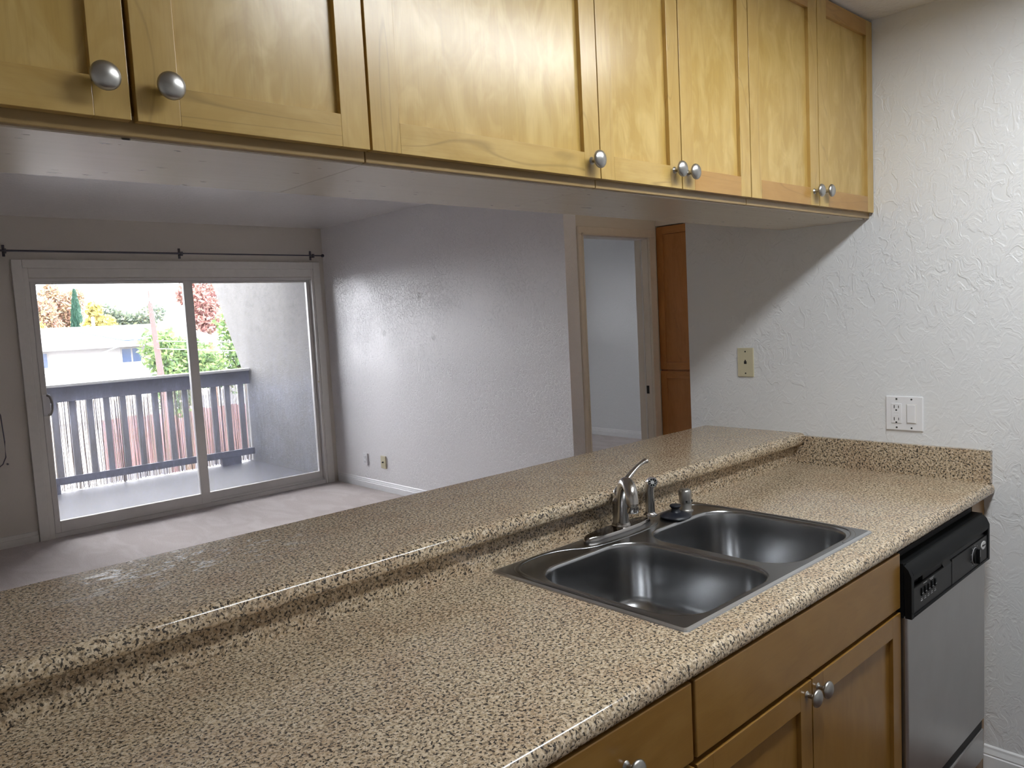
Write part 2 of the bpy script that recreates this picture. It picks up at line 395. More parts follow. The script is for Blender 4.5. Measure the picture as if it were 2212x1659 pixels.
# trim round doors
b = MB()
y0, y1 = 5.965, YF
for q in [(-1.514, -1.445, y0, y1, 0, 2.13), (.945, 1.014, y0, y1, 0, 2.13), (-1.445, .945, y0, y1, 2.065, 2.13)]: b.box(*q, 'trim', .004)
for q in [(-1.445, -1.41, 5.975, y1, .0, 2.065), (.925, .945, 5.975, y1, .0, 2.065), (-1.41, .925, 5.975, y1, 1.995, 2.065)]: b.box(*q, 'trim', .003)
struct(b.build('trim_1'), 'painted casing around the sliding patio door')
b = MB(); y0, y1 = YD - .016, YD
for q in [(1.189, 1.235, y0, y1, 0, 2.05), (1.965, 2.045, y0, y1, 0, 2.05), (1.189, 2.045, y0, y1, 2.05, 2.105)]: b.box(*q, 'trim_tan', .004)
for q in [(1.222, 1.235, y0 - .006, y0 + .002, 0, 2.06), (1.965, 1.978, y0 - .006, y0 + .002, 0, 2.06), (1.222, 1.978, y0 - .006, y0 + .002, 2.047, 2.06)]: b.box(*q, 'trim_tan', .002)
o = b.build('trim_2'); struct(o, 'cream casing around the hall doorway')
b = MB()
b.box(1.9655, 1.975, YD, YD + .12, 0, 2.05, 'trim'); b.box(1.225, 1.2345, YD, YD + .12, 0, 2.05, 'trim'); b.box(1.235, 1.965, YD, YD + .12, 2.04, 2.0495, 'trim')
b.box(1.955, 1.9655, YD + .05, YD + .06, 0, 2.04, 'trim')
b.build('jamb', o)
b = MB(); b.box(1.961, 1.9665, YD + .028, YD + .050, .885, .945, 'slot'); b.build('strike_plate', o)

# ------------------------------------------------------------------ sliding patio door
door = bpy.data.objects.new('door_1', None); COL.objects.link(door); door.location = (-.22, 6.02, 0); door['_o'] = (-.22, 6.02, 0)
struct(door, 'white framed sliding glass patio door')
b = MB()
for q in [(-1.43, .98, 5.985, 6.11, .0, .036), (-1.43, -1.400, 5.985, 6.11, .036, 1.965), (.925, .98, 5.985, 6.11, .036, 1.99), (-1.43, .98, 5.985, 6.11, 1.965, 1.99), (-1.40, .925, 6.012, 6.018, .036, .056)]: b.box(*q, 'vinyl', .002)
b.build('frame', door)
def panel(x0, x1, yc, gx0, gx1, gz0, gz1, extra=None):
    f = MB(); a, c = yc - .018, yc + .018
    f.box(x0, gx0, a, c, .038, 1.964, 'vinyl', .003); f.box(gx1, x1, a, c, .038, 1.964, 'vinyl', .003)
    f.box(gx0, gx1, a, c, .038, gz0, 'vinyl', .003); f.box(gx0, gx1, a, c, gz1, 1.964, 'vinyl', .003)
    p = f.build('door_panel', door)
    g = MB(); g.box(gx0 - .004, gx1 + .004, yc - .003, yc + .003, gz0 - .004, gz1 + .004, 'glass')
    g.build('glass', p); return p
pl = panel(-1.405, -.200, 5.998, -1.366, -.277, .127, 1.945)
pr_ = panel(-.262, .924, 6.048, -.19, .894, .118, 1.945)
hd = MB(); hd.box(-1.402, -1.352, 5.972, 5.980, .95, 1.11, 'plate_white', .002); hd.build('handle_plate', pl)
hd = MB(); pts = []
for t in range(13):
    a = math.pi * t / 12; pts.append((-1.37 + .022 * math.sin(a), 5.972 - .035 * math.sin(a) ** .5, 1.03 + .075 * math.cos(a)))
hd.tube(pts, .006, 'nickel_dark', 8, flat=1.6); hd.build('handle', pl)
hd = MB(); hd.box(.915, .93, 5.975, 5.985, .985, 1.0, 'plate_beige'); hd.build('latch_keeper', door)

# curtain rod
rod = thing('curtain_rod', (-.27, 5.93, 2.18), 'thin dark grey curtain rod mounted above the patio door', 'curtain rod')
b = MB(); b.tube([(-2.2, 5.93, 2.188), (-.27, 5.93, 2.188)], .008, 'rod', 10); b.tube([(-.27, 5.93, 2.188), (1.03, 5.93, 2.188)], .006, 'rod', 10); b.build('rod', rod)
b = MB(); b.lathe((1.02, 5.93, 2.188), (1, 0, 0), [(.006, 0), (.013, .004), (.016, .014), (.013, .024), (.004, .029)], 'rod', 14); b.build('finial', rod)
for x in (-1.551, -.285, .935):
    b = MB(); b.box(x - .009, x + .009, 5.984, 5.99, 2.15, 2.235, 'rod'); b.box(x - .006, x + .006, 5.93, 5.986, 2.172, 2.181, 'rod'); b.box(x - .007, x + .007, 5.921, 5.939, 2.168, 2.203, 'rod'); b.build('bracket', rod)

# wire loop on the left of the far wall
b = MB(); pts = [(-1.70, 5.97, 1.05), (-1.682, 5.965, .99), (-1.675, 5.96, .80), (-1.678, 5.96, .68), (-1.70, 5.965, .63), (-1.74, 5.97, .60)]
lp = thing('wire_rack', (-1.75, 5.97, .6), 'thin grey wire loop fixed low on the wall left of the patio door', 'wire rack')
b.tube(pts, .004, 'rod', 8); b.tube([(-1.95, 5.97, .60), (-1.74, 5.97, .60)], .004, 'rod', 8); b.tube([(-1.95, 5.97, 1.05), (-1.70, 5.97, 1.05)], .004, 'rod', 8)
b.tube([(-1.95, 5.97, 1.05), (-1.95, 5.97, .60)], .004, 'rod', 8); b.build('wire_frame', lp)
b = MB(); b.lathe((-1.668, 5.99, .625), (0, -1, 0), [(.007, 0), (.007, .02), (.004, .026)], 'rod', 12); b.build('wall_hook', lp)

# ------------------------------------------------------------------ outlets and switches
def duplex(par, cx, sgn_axis, y, z, face, wide=.034, gfci=False):
    """receptacle on a wall x=const facing -x, centred at y,z"""
    b = MB(); b.box(face - .003, face, y - wide / 2, y + wide / 2, z - .034, z + .034, 'plate_white', .001); r = b.build('receptacle', par)
    for dz in (.021, -.021):
        s = MB()
        s.box(face - .0036, face - .0028, y - .0085, y - .0065, z + dz - .003, z + dz + .006, 'slot'); s.box(face - .0036, face - .0028, y + .0055, y + .0080, z + dz - .004, z + dz + .007, 'slot')
        s.lathe((face - .0028, y, z + dz - .010), (-1, 0, 0), [(.003, 0), (.003, .0008)], 'slot', 10)
        s.build('slot', r)
    if gfci:
        for dz in (.005, -.006):
            g = MB(); g.box(face - .0042, face - .0028, y - .008, y + .008, z + dz - .0035, z + dz + .0035, 'plate_white', .0008); g.build('test_button', r)
    return r
def screw(par, face, y, z, m='slot'):
    s = MB(); s.lathe((face, y, z), (-1, 0, 0), [(.0032, 0), (.0030, .0010), (.001, .0013)], m, 10); s.build('screw', par)
# combined outlet and switch
t = thing('outlet_switch_plate', (0, .272, 1.063), 'white double wall plate with an outlet and a rocker switch above the backsplash', 'outlet')
b = MB(); b.box(-.0065, 0, .2115, .3318, 1.063, 1.181, 'plate_white', .0028); b.build('plate', t)
duplex(t, 0, 0, .296, 1.122, -.0062, gfci=True)
b = MB(); b.box(-.0085, -.006, .2315, .2635, 1.089, 1.155, 'trim', .0008); b.box(-.0110, -.006, .2335, .2615, 1.091, 1.153, 'plate_white', .0015); b.build('rocker_switch', t)
for y in (.296, .2475):
    for z in (1.073, 1.171): screw(t, -.0065, y, z)
# phone plate
t = thing('phone_plate', (0, .869, 1.235), 'ivory wall plate with a phone jack on the kitchen wall', 'wall plate')
b = MB(); b.box(-.006, 0, .8343, .9044, 1.2347, 1.3495, 'plate_beige', .0025); b.build('plate', t)
b = MB(); b.box(-.0066, -.0058, .864, .875, 1.286, 1.297, 'slot'); b.box(-.0066, -.0058, .867, .872, 1.297, 1.302, 'slot'); b.build('phone_jack', t)
screw(t, -.006, .869, 1.335); screw(t, -.006, .869, 1.249)
t = thing('wall_outlet', (XL, 5.457, .212), 'small white outlet low on the living room wall nearest the patio door', 'outlet')
b = MB(); b.box(XL - .012, XL, 5.42, 5.495, .212, .322, 'plate_white', .003); b.build('plate', t); duplex(t, 0, 0, 5.457, .267, XL - .0118)
t = thing('cable_plate', (XL, 5.157, .212), 'small ivory cable jack plate low on the living room wall', 'wall plate')
b = MB(); b.box(XL - .012, XL, 5.118, 5.195, .212, .326, 'plate_beige', .003); b.build('plate', t)
b = MB(); b.lathe((XL - .012, 5.157, .269), (-1, 0, 0), [(.008, 0), (.008, .003), (.005, .004), (.005, .012)], 'slot', 12); b.build('cable_jack', t)

# ------------------------------------------------------------------ countertops
XE = -3.58
def nose(y0, z0, z1, r_top, r_bot, back):
    """profile in (y,z): rounded front edge at y0"""
    P = [(back, z0)]
    for i in range(7):
        a = math.pi / 2 * i / 6; P.append((y0 + r_bot - r_bot * math.sin(a), z0 + r_bot - r_bot * math.cos(a)))
    for i in range(9):
        a = math.pi / 2 * i / 8; P.append((y0 + r_top - r_top * math.cos(a), z1 - r_top + r_top * math.sin(a)))
    P.append((back, z1)); return P
C0 = .914
b = MB(); b.prism(nose(0, C0 - .038, C0, .020, .012, .09), 'x', XE, -.001, 'granite', True)
b.box(XE, -1.575, .09, .664, C0 - .038, C0, 'granite'); b.box(-.77, -.001, .09, .664, C0 - .038, C0, 'granite'); b.box(-1.575, -.77, .609, .664, C0 - .038, C0, 'granite')
tag(b.build('countertop'), 'speckled tan granite countertop around the steel sink', 'countertop')
b = MB(); P = nose(.628, .984, 1.027, .022, .014, 1.064)
P = P[:-1] + [(1.064, 1.027), (1.068, 1.023), (1.068, .988)]
b.prism(P, 'x', XE, -.001, 'granite_bar', True)
tag(b.build('bar_top'), 'raised speckled granite bar ledge between kitchen and living room', 'bar top')
b = MB(); b.box(XE, -.021, .664, .682, C0, .984, 'granite'); tag(b.build('backsplash'), 'low granite riser under the raised bar ledge', 'backsplash')
b = MB(); b.prism([(.0066, C0), (.664, C0), (.664, .9835), (.626, .9835), (.626, 1.018), (.0066, 1.018)], 'x', -.0205, -.0005, 'granite')
tag(b.build('backsplash'), 'short granite backsplash along the right kitchen wall', 'backsplash')

# ------------------------------------------------------------------ cabinet doors
def knob(par, c, ax=(0, -1, 0), m='nickel_dark', r=.0192):
    b = MB(); k = r / .0165
    b.lathe(c, ax, [(.0085, 0), (.0075, .0015), (.0050, .004), (.0048, .012), (.007, .0155), (.0135 * k, .0185), (.0162 * k, .0215), (.0165 * k, .0235), (.0158 * k, .0257), (.0138 * k, .0280), (.0105 * k, .0300), (.0065, .0314), (.003, .0320), (.0003, .0321)], m, 28)
    return b.build('knob', par)
def shaker(par, x0, x1, z0, z1, yf, th, st, rb, rt, m_st, m_rb, m_rt, m_p, rec=.0105, name='door', m_edge='maple_edge', sr=None):
    """door in the x-z plane, front at y=yf, facing -y. st stile width, rb/rt rail heights"""
    sl, sr = (st, sr or st); b = MB(); c = .004
    def bar(a0, a1, b0, b1, m): b.box(a0, a1, yf, yf + th, b0, b1, m, .0007)
    bar(x0, x0 + sl, z0, z1, m_st); bar(x1 - sr, x1, z0, z1, m_st)
    bar(x0 + sl, x1 - sr, z0, z0 + rb, m_rb); bar(x0 + sl, x1 - sr, z1 - rt, z1, m_rt)
    b.box(x0 + sl - .003, x1 - sr + .003, yf + rec, yf + th - .002, z0 + rb - .003, z1 - rt + .003, m_p)
    return b.build(name, par)

# upper cabinets
YU = .366; TH = .0165
ZB, ZT = 1.811, 2.440
G = 'maple cabinets hung from the ceiling over the bar'
def upper(x0, x1, doors, label, seed):
    t = thing('upper_cabinet', ((x0 + x1) / 2, .54, 1.793), label, 'cabinet', G)
    b = MB(); yb = YU + TH
    b.box(x0 + .0005, x1 - .0005, yb + .018, .703, 1.7945, H - .001, 'maple_v')
    b.build('carcass', t)
    b = MB()
    b.box(x0 + .0005, x1 - .0005, yb + .0005, yb + .018, 1.793, 1.822, 'maple_edge', .0015)
    b.box(x0 + .0005, x0 + .03, yb + .0005, yb + .018, 1.822, H - .002, 'maple_edge'); b.box(x1 - .03, x1 - .0005, yb + .0005, yb + .018, 1.822, H - .002, 'maple_edge')
    b.box(x0 + .03, x1 - .03, yb + .0005, yb + .018, 2.42, H - .002, 'maple_edge')
    b.build('face_frame', t)
    b = MB(); b.box(x0, x1, yb + .012, .703, 1.7905, 1.7945, 'under'); b.build('underside', t)
    for d in doors:
        dx0, dx1, kx, kz, mr, mt, sl, sr = d
        o = shaker(t, dx0, dx1, ZB, ZT, YU, TH, sl, .052, .050, 'maple_v', mr, mt, 'maple_panel', sr=sr)
        if kx is not None: knob(o, (kx, YU, kz))
    return t
upper(-3.56, -2.795, [(-3.556, -3.18, -3.2, 1.85, 'maple_h', 'maple_h', .05, .05), (-3.176, -2.80, -3.15, 1.85, 'maple_h', 'maple_h', .05, .05)], 'maple upper cabinet left of the picture, over the bar', 1)
upper(-2.79, -2.027, [(-2.775, -2.402, -2.437, 1.858, 'maple_h', 'maple_h', .05, .046), (-2.394, -2.026, -2.354, 1.858, 'maple_h', 'maple_h', .058, .052)], 'leftmost maple upper cabinet, two doors with large round knobs side by side', 2)
upper(-2.026, -1.436, [(-2.021, -1.436, -1.463, 1.8465, 'maple_h', 'maple_h', .058, .050)], 'wide single door maple upper cabinet with bright sheen, one knob at right', 3)
upper(-1.435, -.806, [(-1.433, -1.131, -1.160, 1.853, 'maple_h', 'maple_h', .046, .046), (-1.127, -.807, -1.104, 1.851, 'maple_amber', 'maple_h', .052, .050)], 'two door maple upper cabinet between the wide one and the corner, mottled left panel', 4)
upper(-.805, -.001, [(-.803, -.405, -.437, 1.853, 'maple_amber', 'maple_amber', .054, .055), (-.401, -.005, -.370, 1.857, 'maple_amber', 'maple_amber', .060, .046)], 'two door maple upper cabinet against the white kitchen wall', 5)

# lower cabinets
YL = 0.004; TL = .019
def base(x0, x1, label, drawers, doors, hollow=True):
    t = thing('base_cabinet', ((x0 + x1) / 2, .33, KF), label, 'cabinet', 'maple cabinets under the granite countertop')
    yb = YL + TL; b = MB()
    b.box(x0 + .0005, x0 + .018, yb + .02, .645, KF, .875, 'base_v'); b.box(x1 - .018, x1 - .0005, yb + .02, .645, KF, .875, 'base_v')
    b.box(x0 + .018, x1 - .018, yb + .02, .645, .06, .075, 'base_h'); b.box(x0 + .018, x1 - .018, .63, .645, .075, .875, 'base_h')
    b.box(x0 + .018, x1 - .018, .10, .115, KF, .06, 'black_gap')
    b.build('carcass', t)
    b = MB(); b.box(x0 + .0005, x1 - .0005, yb + .0005, yb + .02, .85, .875, 'base_h'); b.box(x0 + .0005, x0 + .035, yb + .0005, yb + .02, .06, .85, 'base_v'); b.box(x1 - .035, x1 - .0005, yb + .0005, yb + .02, .06, .85, 'base_v')
    b.box(x0 + .035, x1 - .035, yb + .0005, yb + .02, .70, .735, 'base_h'); b.box(x0 + .035, x1 - .035, yb + .0005, yb + .02, .06, .09, 'base_h'); b.build('face_frame', t)
    for (a, c, kx) in drawers:
        b = MB(); b.box(a, c, YL, YL + TL, .728, .872, 'base_h', .003); d = b.build('drawer_front', t)
        if kx is not None: knob(d, (kx, YL, .802))
    for (a, c, kx) in doors:
        d = shaker(t, a, c, .075, .716, YL, TL, .050, .052, .052, 'base_v', 'base_h', 'base_h', 'base_v')
        knob(d, (kx, YL, .690))
    return t
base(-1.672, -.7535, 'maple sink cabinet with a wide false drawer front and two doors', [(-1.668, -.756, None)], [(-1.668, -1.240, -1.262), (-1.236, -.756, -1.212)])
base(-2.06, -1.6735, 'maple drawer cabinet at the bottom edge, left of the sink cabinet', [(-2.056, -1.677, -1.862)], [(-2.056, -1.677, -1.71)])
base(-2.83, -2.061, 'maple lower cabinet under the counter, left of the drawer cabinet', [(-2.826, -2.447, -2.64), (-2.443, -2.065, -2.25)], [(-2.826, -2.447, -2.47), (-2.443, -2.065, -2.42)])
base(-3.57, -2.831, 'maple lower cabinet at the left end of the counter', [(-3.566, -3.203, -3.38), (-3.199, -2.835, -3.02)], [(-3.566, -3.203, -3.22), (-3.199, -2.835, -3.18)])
b = MB(); b.box(-.118, -.001, .030, .048, KF, .875, 'base_v'); tag(b.build('filler_panel'), 'narrow filler strip between the dishwasher and the wall', 'filler panel')

# ------------------------------------------------------------------ dishwasher
dw = thing('dishwasher', (-.435, .3, KF), 'stainless steel dishwasher with a black control panel under the counter', 'dishwasher')
X0, X1, YW = -.748, -.122, -.014
b = MB(); b.box(X0 + .004, X1 - .004, .03, .58, .10, .855, 'black_gap'); b.box(X0 + .03, X0 + .06, .05, .1, KF, .1, 'black_gap'); b.box(X1 - .06, X1 - .03, .05, .1, KF, .1, 'black_gap')
b.box(X0 + .03, X0 + .06, .45, .5, KF, .1, 'black_gap'); b.box(X1 - .06, X1 - .03, .45, .5, KF, .1, 'black_gap'); b.build('tub', dw)
b = MB(); b.box(X0 + .002, X1 - .002, YW + .006, .030, .184, .705, 'steel_door', .006); d = b.build('door', dw)
b = MB(); b.box(X0 + .004, X1 - .004, YW + .014, .030, .150, .186, 'black_gap'); b.build('gap_strip', dw)  # near black strip set back between door and kick panel
b = MB(); b.box(X0 + .004, X1 - .004, YW + .008, .028, .052, .150, 'steel_door', .004); b.build('kick_panel', dw)
# control panel: black frame with a rounded top lip, recessed fascia
b = MB(); P = [(.030, .700), (YW - .004, .700), (YW - .006, .706), (YW - .006, .812), (YW + .002, .828), (YW + .012, .838), (.030, .842)]
b.prism([(YW + .010, .700), (YW - .006, .700), (YW - .006, .810), (YW + .002, .828), (YW + .012, .838), (YW + .012, .72)], 'x', X0, X0 + .016, 'black')
b.prism([(YW + .010, .700), (YW - .006, .700), (YW - .006, .810), (YW + .002, .828), (YW + .012, .838), (YW + .012, .72)], 'x', X1 - .016, X1, 'black')
b.prism([(.030, .796), (YW - .004, .796), (YW - .006, .802), (YW - .006, .812), (YW + .002, .828), (YW + .012, .838), (.030, .842)], 'x', X0 + .016, X1 - .016, 'black', True)
b.box(X0 + .016, X1 - .016, YW - .006, .0, .700, .707, 'black', .001)
b.box(X0, X1, .0, .030, .700, .842, 'black'); b.build('panel_frame', dw)
b = MB(); b.box(X0 + .016, X0 + .30, YW - .003, 0, .707, .774, 'black_panel', .001); b.box(X0 + .30, X1 - .016, YW - .004, 0, .707, .780, 'black_panel', .001)
b.prism([(0.0, .774), (YW - .003, .774), (YW + .008, .790), (0, .790)], 'x', X0 + .24, X1 - .016, 'black_panel'); fas = b.build('control_fascia', dw)
b = MB()
b.box(X0 + .10, X0 + .245, YW + .003, .0, .776, .796, 'black_gap'); b.build('handle_recess', dw)
b = MB(); b.lathe((-.254, YW - .004, .743), (0, -1, 0), [(.0255, 0), (.0255, .001), (.0245, .0015)], 'print', 28); k0 = b.build('dial_ring', fas)
b = MB(); b.lathe((-.254, YW - .0055, .743), (0, -1, 0), [(.024, 0), (.0235, .003), (.022, .005), (.001, .0055)], 'black', 28); b.box(-.258, -.250, YW - .0185, YW - .010, .721, .765, 'black', .001); b.box(-.2550, -.2530, YW - .0190, YW - .018, .742, .763, 'print'); b.build('dial', dw)
b = MB()
for i in range(5):
    x = -.672 + i * .024; b.box(x - .004, x + .004, YW - .006, YW - .003, .742, .762, 'black', .001)
b.build('button', fas)
b = MB()
for i in range(5):
    x = -.672 + i * .024; b.box(x - .006, x + .006, YW - .0036, YW - .0030, .728, .730, 'print'); b.box(x - .004, x + .005, YW - .0036, YW - .0030, .733, .7345, 'print')
    b.box(x - .004, x + .004, YW - .0064, YW - .0060, .748, .7495, 'print')
for x0, x1, z in [(-.66, -.635, .771), (-.615, -.585, .771), (-.61, -.59, .767)]: b.box(x0, x1, YW - .0036, YW - .0030, z - .0007, z + .0007, 'print')
b.build('printed_marks', fas); b = MB()
for i in range(9):
    a = math.radians(-140 + 35 * i); x = -.254 + .034 * math.sin(a); z = .743 + .031 * math.cos(a); b.box(x - .002, x + .002, YW - .0046, YW - .0040, z - .0009, z + .0009, 'print')
b.build('dial_marks', fas)
b = MB(); vs = []
seg = 28
prof = []
for h, k in ((0, 1), (.0015, 1), (.002, .9)):
    for i in range(seg): a = 2 * math.pi * i / seg; vs.append((-.178 + .0215 * k * math.cos(a), YW - .004 - h, .757 + .0125 * k * math.sin(a)))
fs = [(j * seg + i, j * seg + (i + 1) % seg, (j + 1) * seg + (i + 1) % seg, (j + 1) * seg + i) for j in range(2) for i in range(seg)] + [list(range(2 * seg, 3 * seg))]
b.add(vs, fs, 'badge'); bd = b.build('badge', fas)
fc = bpy.data.curves.new('badge_lettering', 'FONT'); fc.body = 'Whirlpool'; fc.size = .0085; fc.extrude = .0002; fc.align_x = 'CENTER'; fc.align_y = 'CENTER'; fc.shear = .2
fo = bpy.data.objects.new('badge_lettering', fc); COL.objects.link(fo)
bpy.context.view_layer.update()
me = bpy.data.meshes.new_from_object(fo); bpy.data.objects.remove(fo)
tx = MB(); tx.add([(-.178 + v.co.x, YW - .0062 - v.co.z, .757 + v.co.y) for v in me.vertices], [list(p.vertices) for p in me.polygons], 'slot')
o = tx.build('badge_lettering', fas, fix=False)

# ------------------------------------------------------------------ sink
sk = thing('kitchen_sink', (-1.172, .35, C0), 'double bowl stainless steel sink set into the granite counter', 'sink')
def rrect(x0, x1, y0, y1, r, n=8):
    P = []
    for cx, cy, a0 in ((x1 - r, y1 - r, 0), (x0 + r, y1 - r, 90), (x0 + r, y0 + r, 180), (x1 - r, y0 + r, 270)):
        for i in range(n + 1): a = math.radians(a0 + 90 * i / n); P.append((cx + r * math.cos(a), cy + r * math.sin(a)))
    return P
SX0, SX1, SY0, SY1 = -1.593, -.752, .071, .628; ZS = C0 + .005
bm = bmesh.new()
def loop(pts, z):
    vs = [bm.verts.new((x, y, z)) for x, y in pts]
    return [bm.edges.new((vs[i], vs[(i + 1) % len(vs)])) for i in range(len(vs))]
outer = rrect(SX0 + .008, SX1 - .008, SY0 + .008, SY1 - .008, .008, 3)
L = (-1.556, -1.189, .095, .528); R = (-1.152, -.784, .100, .520)
bl = rrect(L[0] - .006, L[1] + .006, L[2] - .006, L[3] + .006, .094); br = rrect(R[0] - .006, R[1] + .006, R[2] - .006, R[3] + .006, .094)
es = loop(outer, ZS) + loop(bl, ZS) + loop(br, ZS)
bmesh.ops.triangle_fill(bm, use_beauty=True, use_dissolve=False, edges=es, normal=(0, 0, 1))
b = MB(); b.bm(bm, 'steel_rim')
n = len(outer); o2 = rrect(SX0 + .001, SX1 - .001, SY0 + .001, SY1 - .001, .012, 3); o3 = rrect(SX0, SX1, SY0, SY1, .012, 3)
vs = [(x, y, ZS) for x, y in outer] + [(x, y, C0 + .003) for x, y in o2] + [(x, y, C0 + .0002) for x, y in o3]
b.add(vs, [(j * n + i, j * n + (i + 1) % n, (j + 1) * n + (i + 1) % n, (j + 1) * n + i) for j in range(2) for i in range(n)], 'rim_edge')
b.build('sink_deck', sk)
def bowl(x0, x1, y0, y1, dx):
    b = MB(); D = .185; rings = []
    def ring(ins, z, r): rings.append([(x, y, z) for x, y in rrect(x0 + ins, x1 - ins, y0 + ins, y1 - ins, r)])
    ring(-.006, ZS, .094); ring(-.0025, ZS - .0008, .0925); ring(0, ZS - .004, .09); ring(.001, ZS - .010, .09)
    ring(.004, ZS - .06, .088); ring(.008, ZS - D + .05, .086)
    for i in range(1, 8):
        a = math.pi / 2 * i / 7; ring(.008 + .045 * (1 - math.cos(a)), ZS - D + .05 - .045 * math.sin(a), .086 - .02 * (1 - math.cos(a)))
    ring(.10, ZS - D + .003, .055); ring(.135, ZS - D + .001, .04)
    n = len(rings[0]); vs = [p for r in rings for p in r]
    fs = [(j * n + i, j * n + (i + 1) % n, (j + 1) * n + (i + 1) % n, (j + 1) * n + i) for j in range(len(rings) - 1) for i in range(n)] + [list(range((len(rings) - 1) * n, len(rings) * n))]
    b.add(vs, fs, 'steel_sink', True); o = b.build('bowl', sk, fix=False)
    cx, cy = (x0 + x1) / 2, (y0 + y1) / 2
    d = MB(); d.lathe((cx, cy, ZS - D - .001), (0, 0, 1), [(.055, 0), (.055, .004), (.050, .0055), (.040, .004), (.036, .001), (.001, .001)], 'chrome', 30); d.build('drain', o)
    return o
bowl(*L, 0); bowl(*R, 0)
# raised bead pressed into the deck
def smooth_path(P, it=3):
    P = [Vector(p) for p in P]
    for _ in range(it):
        Q = [P[0]]
        for a, c in zip(P, P[1:]): Q += [a * .75 + c * .25, a * .25 + c * .75]
        P = Q + [P[-1]]
    return P
b = MB()
for path in ([(-1.577, .12), (-1.577, .40), (-1.574, .545), (-1.53, .606), (-1.43, .618), (-1.36, .600), (-1.305, .552), (-1.16, .542), (-1.03, .552), (-.985, .60)], [(-.905, .612), (-.82, .613), (-.775, .595), (-.764, .50), (-.764, .20), (-.775, .12), (-.83, .088), (-.90, .086)]):
    pts = smooth_path([(x, y, ZS + .0002) for x, y in path]); b.tube(pts, [.0065 * min(1, .25 + 6 * min(i, len(pts) - 1 - i) / len(pts)) for i in range(len(pts))], 'steel_rim', 12, flat=.35)
b.build('raised_bead', sk)

# faucet
fa = thing('faucet', (-1.15, .597, ZS), 'brushed nickel single lever faucet at the back of the sink', 'faucet')
bm = bmesh.new(); b = MB(); seg = 48
def oval(hx, hy, z):
    P = []
    for i in range(seg):
        a = 2 * math.pi * i / seg; c, s_ = math.cos(a), math.sin(a)
        P.append((-1.15 + hx * math.copysign(abs(c) ** .8, c), .597 + hy * math.copysign(abs(s_) ** .9, s_), z))
    return P
rings = [oval(.137, .030, ZS), oval(.137, .030, ZS + .003), oval(.135, .0285, ZS + .009), oval(.131, .026, ZS + .012), oval(.06, .01, ZS + .0121)]
vs = [p for r in rings for p in r]
b.add(vs, [(j * seg + i, j * seg + (i + 1) % seg, (j + 1) * seg + (i + 1) % seg, (j + 1) * seg + i) for j in range(4) for i in range(seg)] + [list(range(4 * seg, 5 * seg))], 'nickel_plate', True)
b.build('deck_plate', fa)
BX, BY = -1.128, .604; ZD = ZS + .012
b = MB(); b.lathe((BX, BY, ZD), (0, 0, 1), [(.0265, 0), (.0265, .003), (.0245, .006), (.0225, .012), (.0215, .060), (.0213, .0615), (.0205, .0620), (.0205, .0635), (.0213, .064), (.0215, .067), (.0205, .085), (.017, .098), (.010, .106), (.002, .109)], 'nickel', 32)
b.build('body', fa)
# spout: thick arch leaning towards the left bowl
dirv = Vector((-.52, -.85, 0)).normalized(); b = MB(); pts = []; rs = []
for i in range(19):
    t = i / 18; a = math.pi * t
    h = .012 + .044 * (1 - math.cos(a)) ; z = ZD + .010 + (.118 * math.sin(a) ** .75 if t < .5 else .072 + .046 * math.sin(a) ** .9)
    pts.append((BX + dirv.x * h, BY + dirv.y * h, z)); rs.append(.0170)
b.tube(pts, rs, 'nickel', 18, up=(dirv.y, -dirv.x, 0)); b.build('spout', fa)
e = Vector(pts[-1]); b = MB(); b.lathe((e.x, e.y, e.z - .004), (0, 0, -1), [(.0145, -.006), (.0145, 0), (.0125, .001), (.0125, .003), (.0155, .004), (.0155, .019), (.014, .021), (.001, .021)], 'nickel', 24); b.build('aerator', fa)
b = MB(); P0 = [(BX - .010, BY, ZD + .066), (BX - .004, BY, ZD + .086), (BX + .014, BY, ZD + .108), (BX + .045, BY, ZD + .130), (BX + .080, BY - .001, ZD + .150), (BX + .104, BY - .002, ZD + .158), (BX + .116, BY - .002, ZD + .160)]
P1 = smooth_path(P0, 2); nn = len(P1)
b.tube(P1, [.0195 - .0120 * min(1, i / (nn * .6)) ** .8 + (.0045 * max(0, (i / nn - .72) / .28)) for i in range(nn)], 'nickel', 16, flat=[.9 - .25 * (i / nn) for i in range(nn)]); b.build('lever', fa)
# side sprayer
sp = thing('side_sprayer', (-1.0, .6, ZD), 'brushed nickel side sprayer standing right of the faucet', 'sprayer')
b = MB(); b.lathe((-1.0, .600, ZD + .0003), (0, 0, 1), [(.0205, 0), (.0205, .003), (.016, .006), (.0145, .010), (.001, .010)], 'chrome', 24); b.build('base', sp)
b = MB(); P1 = smooth_path([(-1.0, .600, ZD + .008), (-1.0, .600, ZD + .04), (-1.0, .600, ZD + .068), (-1.0, .599, ZD + .088), (-1.003, .594, ZD + .100), (-1.010, .582, ZD + .101)], 2)
b.tube(P1, [.0136] * (len(P1) - 6) + [.0128, .0132, .0136, .014, .0142, .0142], 'nickel', 18, up=(1, 0, 0)); b.build('wand', sp)
hd_ax = Vector((-.55, -.80, -.05)).normalized()
b = MB(); b.lathe((-1.006, .588, ZD + .1005), hd_ax, [(.012, -.006), (.0145, 0), (.0150, .010), (.0145, .012), (.013, .0122), (.0125, .0095), (.001, .0095)], 'chrome', 24); h_ = b.build('spray_head', sp)
b = MB()
cc = Vector((-1.006, .588, ZD + .1005)) + hd_ax * .0095
b.lathe(cc, hd_ax, [(.0055, 0), (.0055, .0015), (.001, .002)], 'badge', 16)
u = hd_ax.cross(Vector((0, 0, 1))).normalized(); w = hd_ax.cross(u)
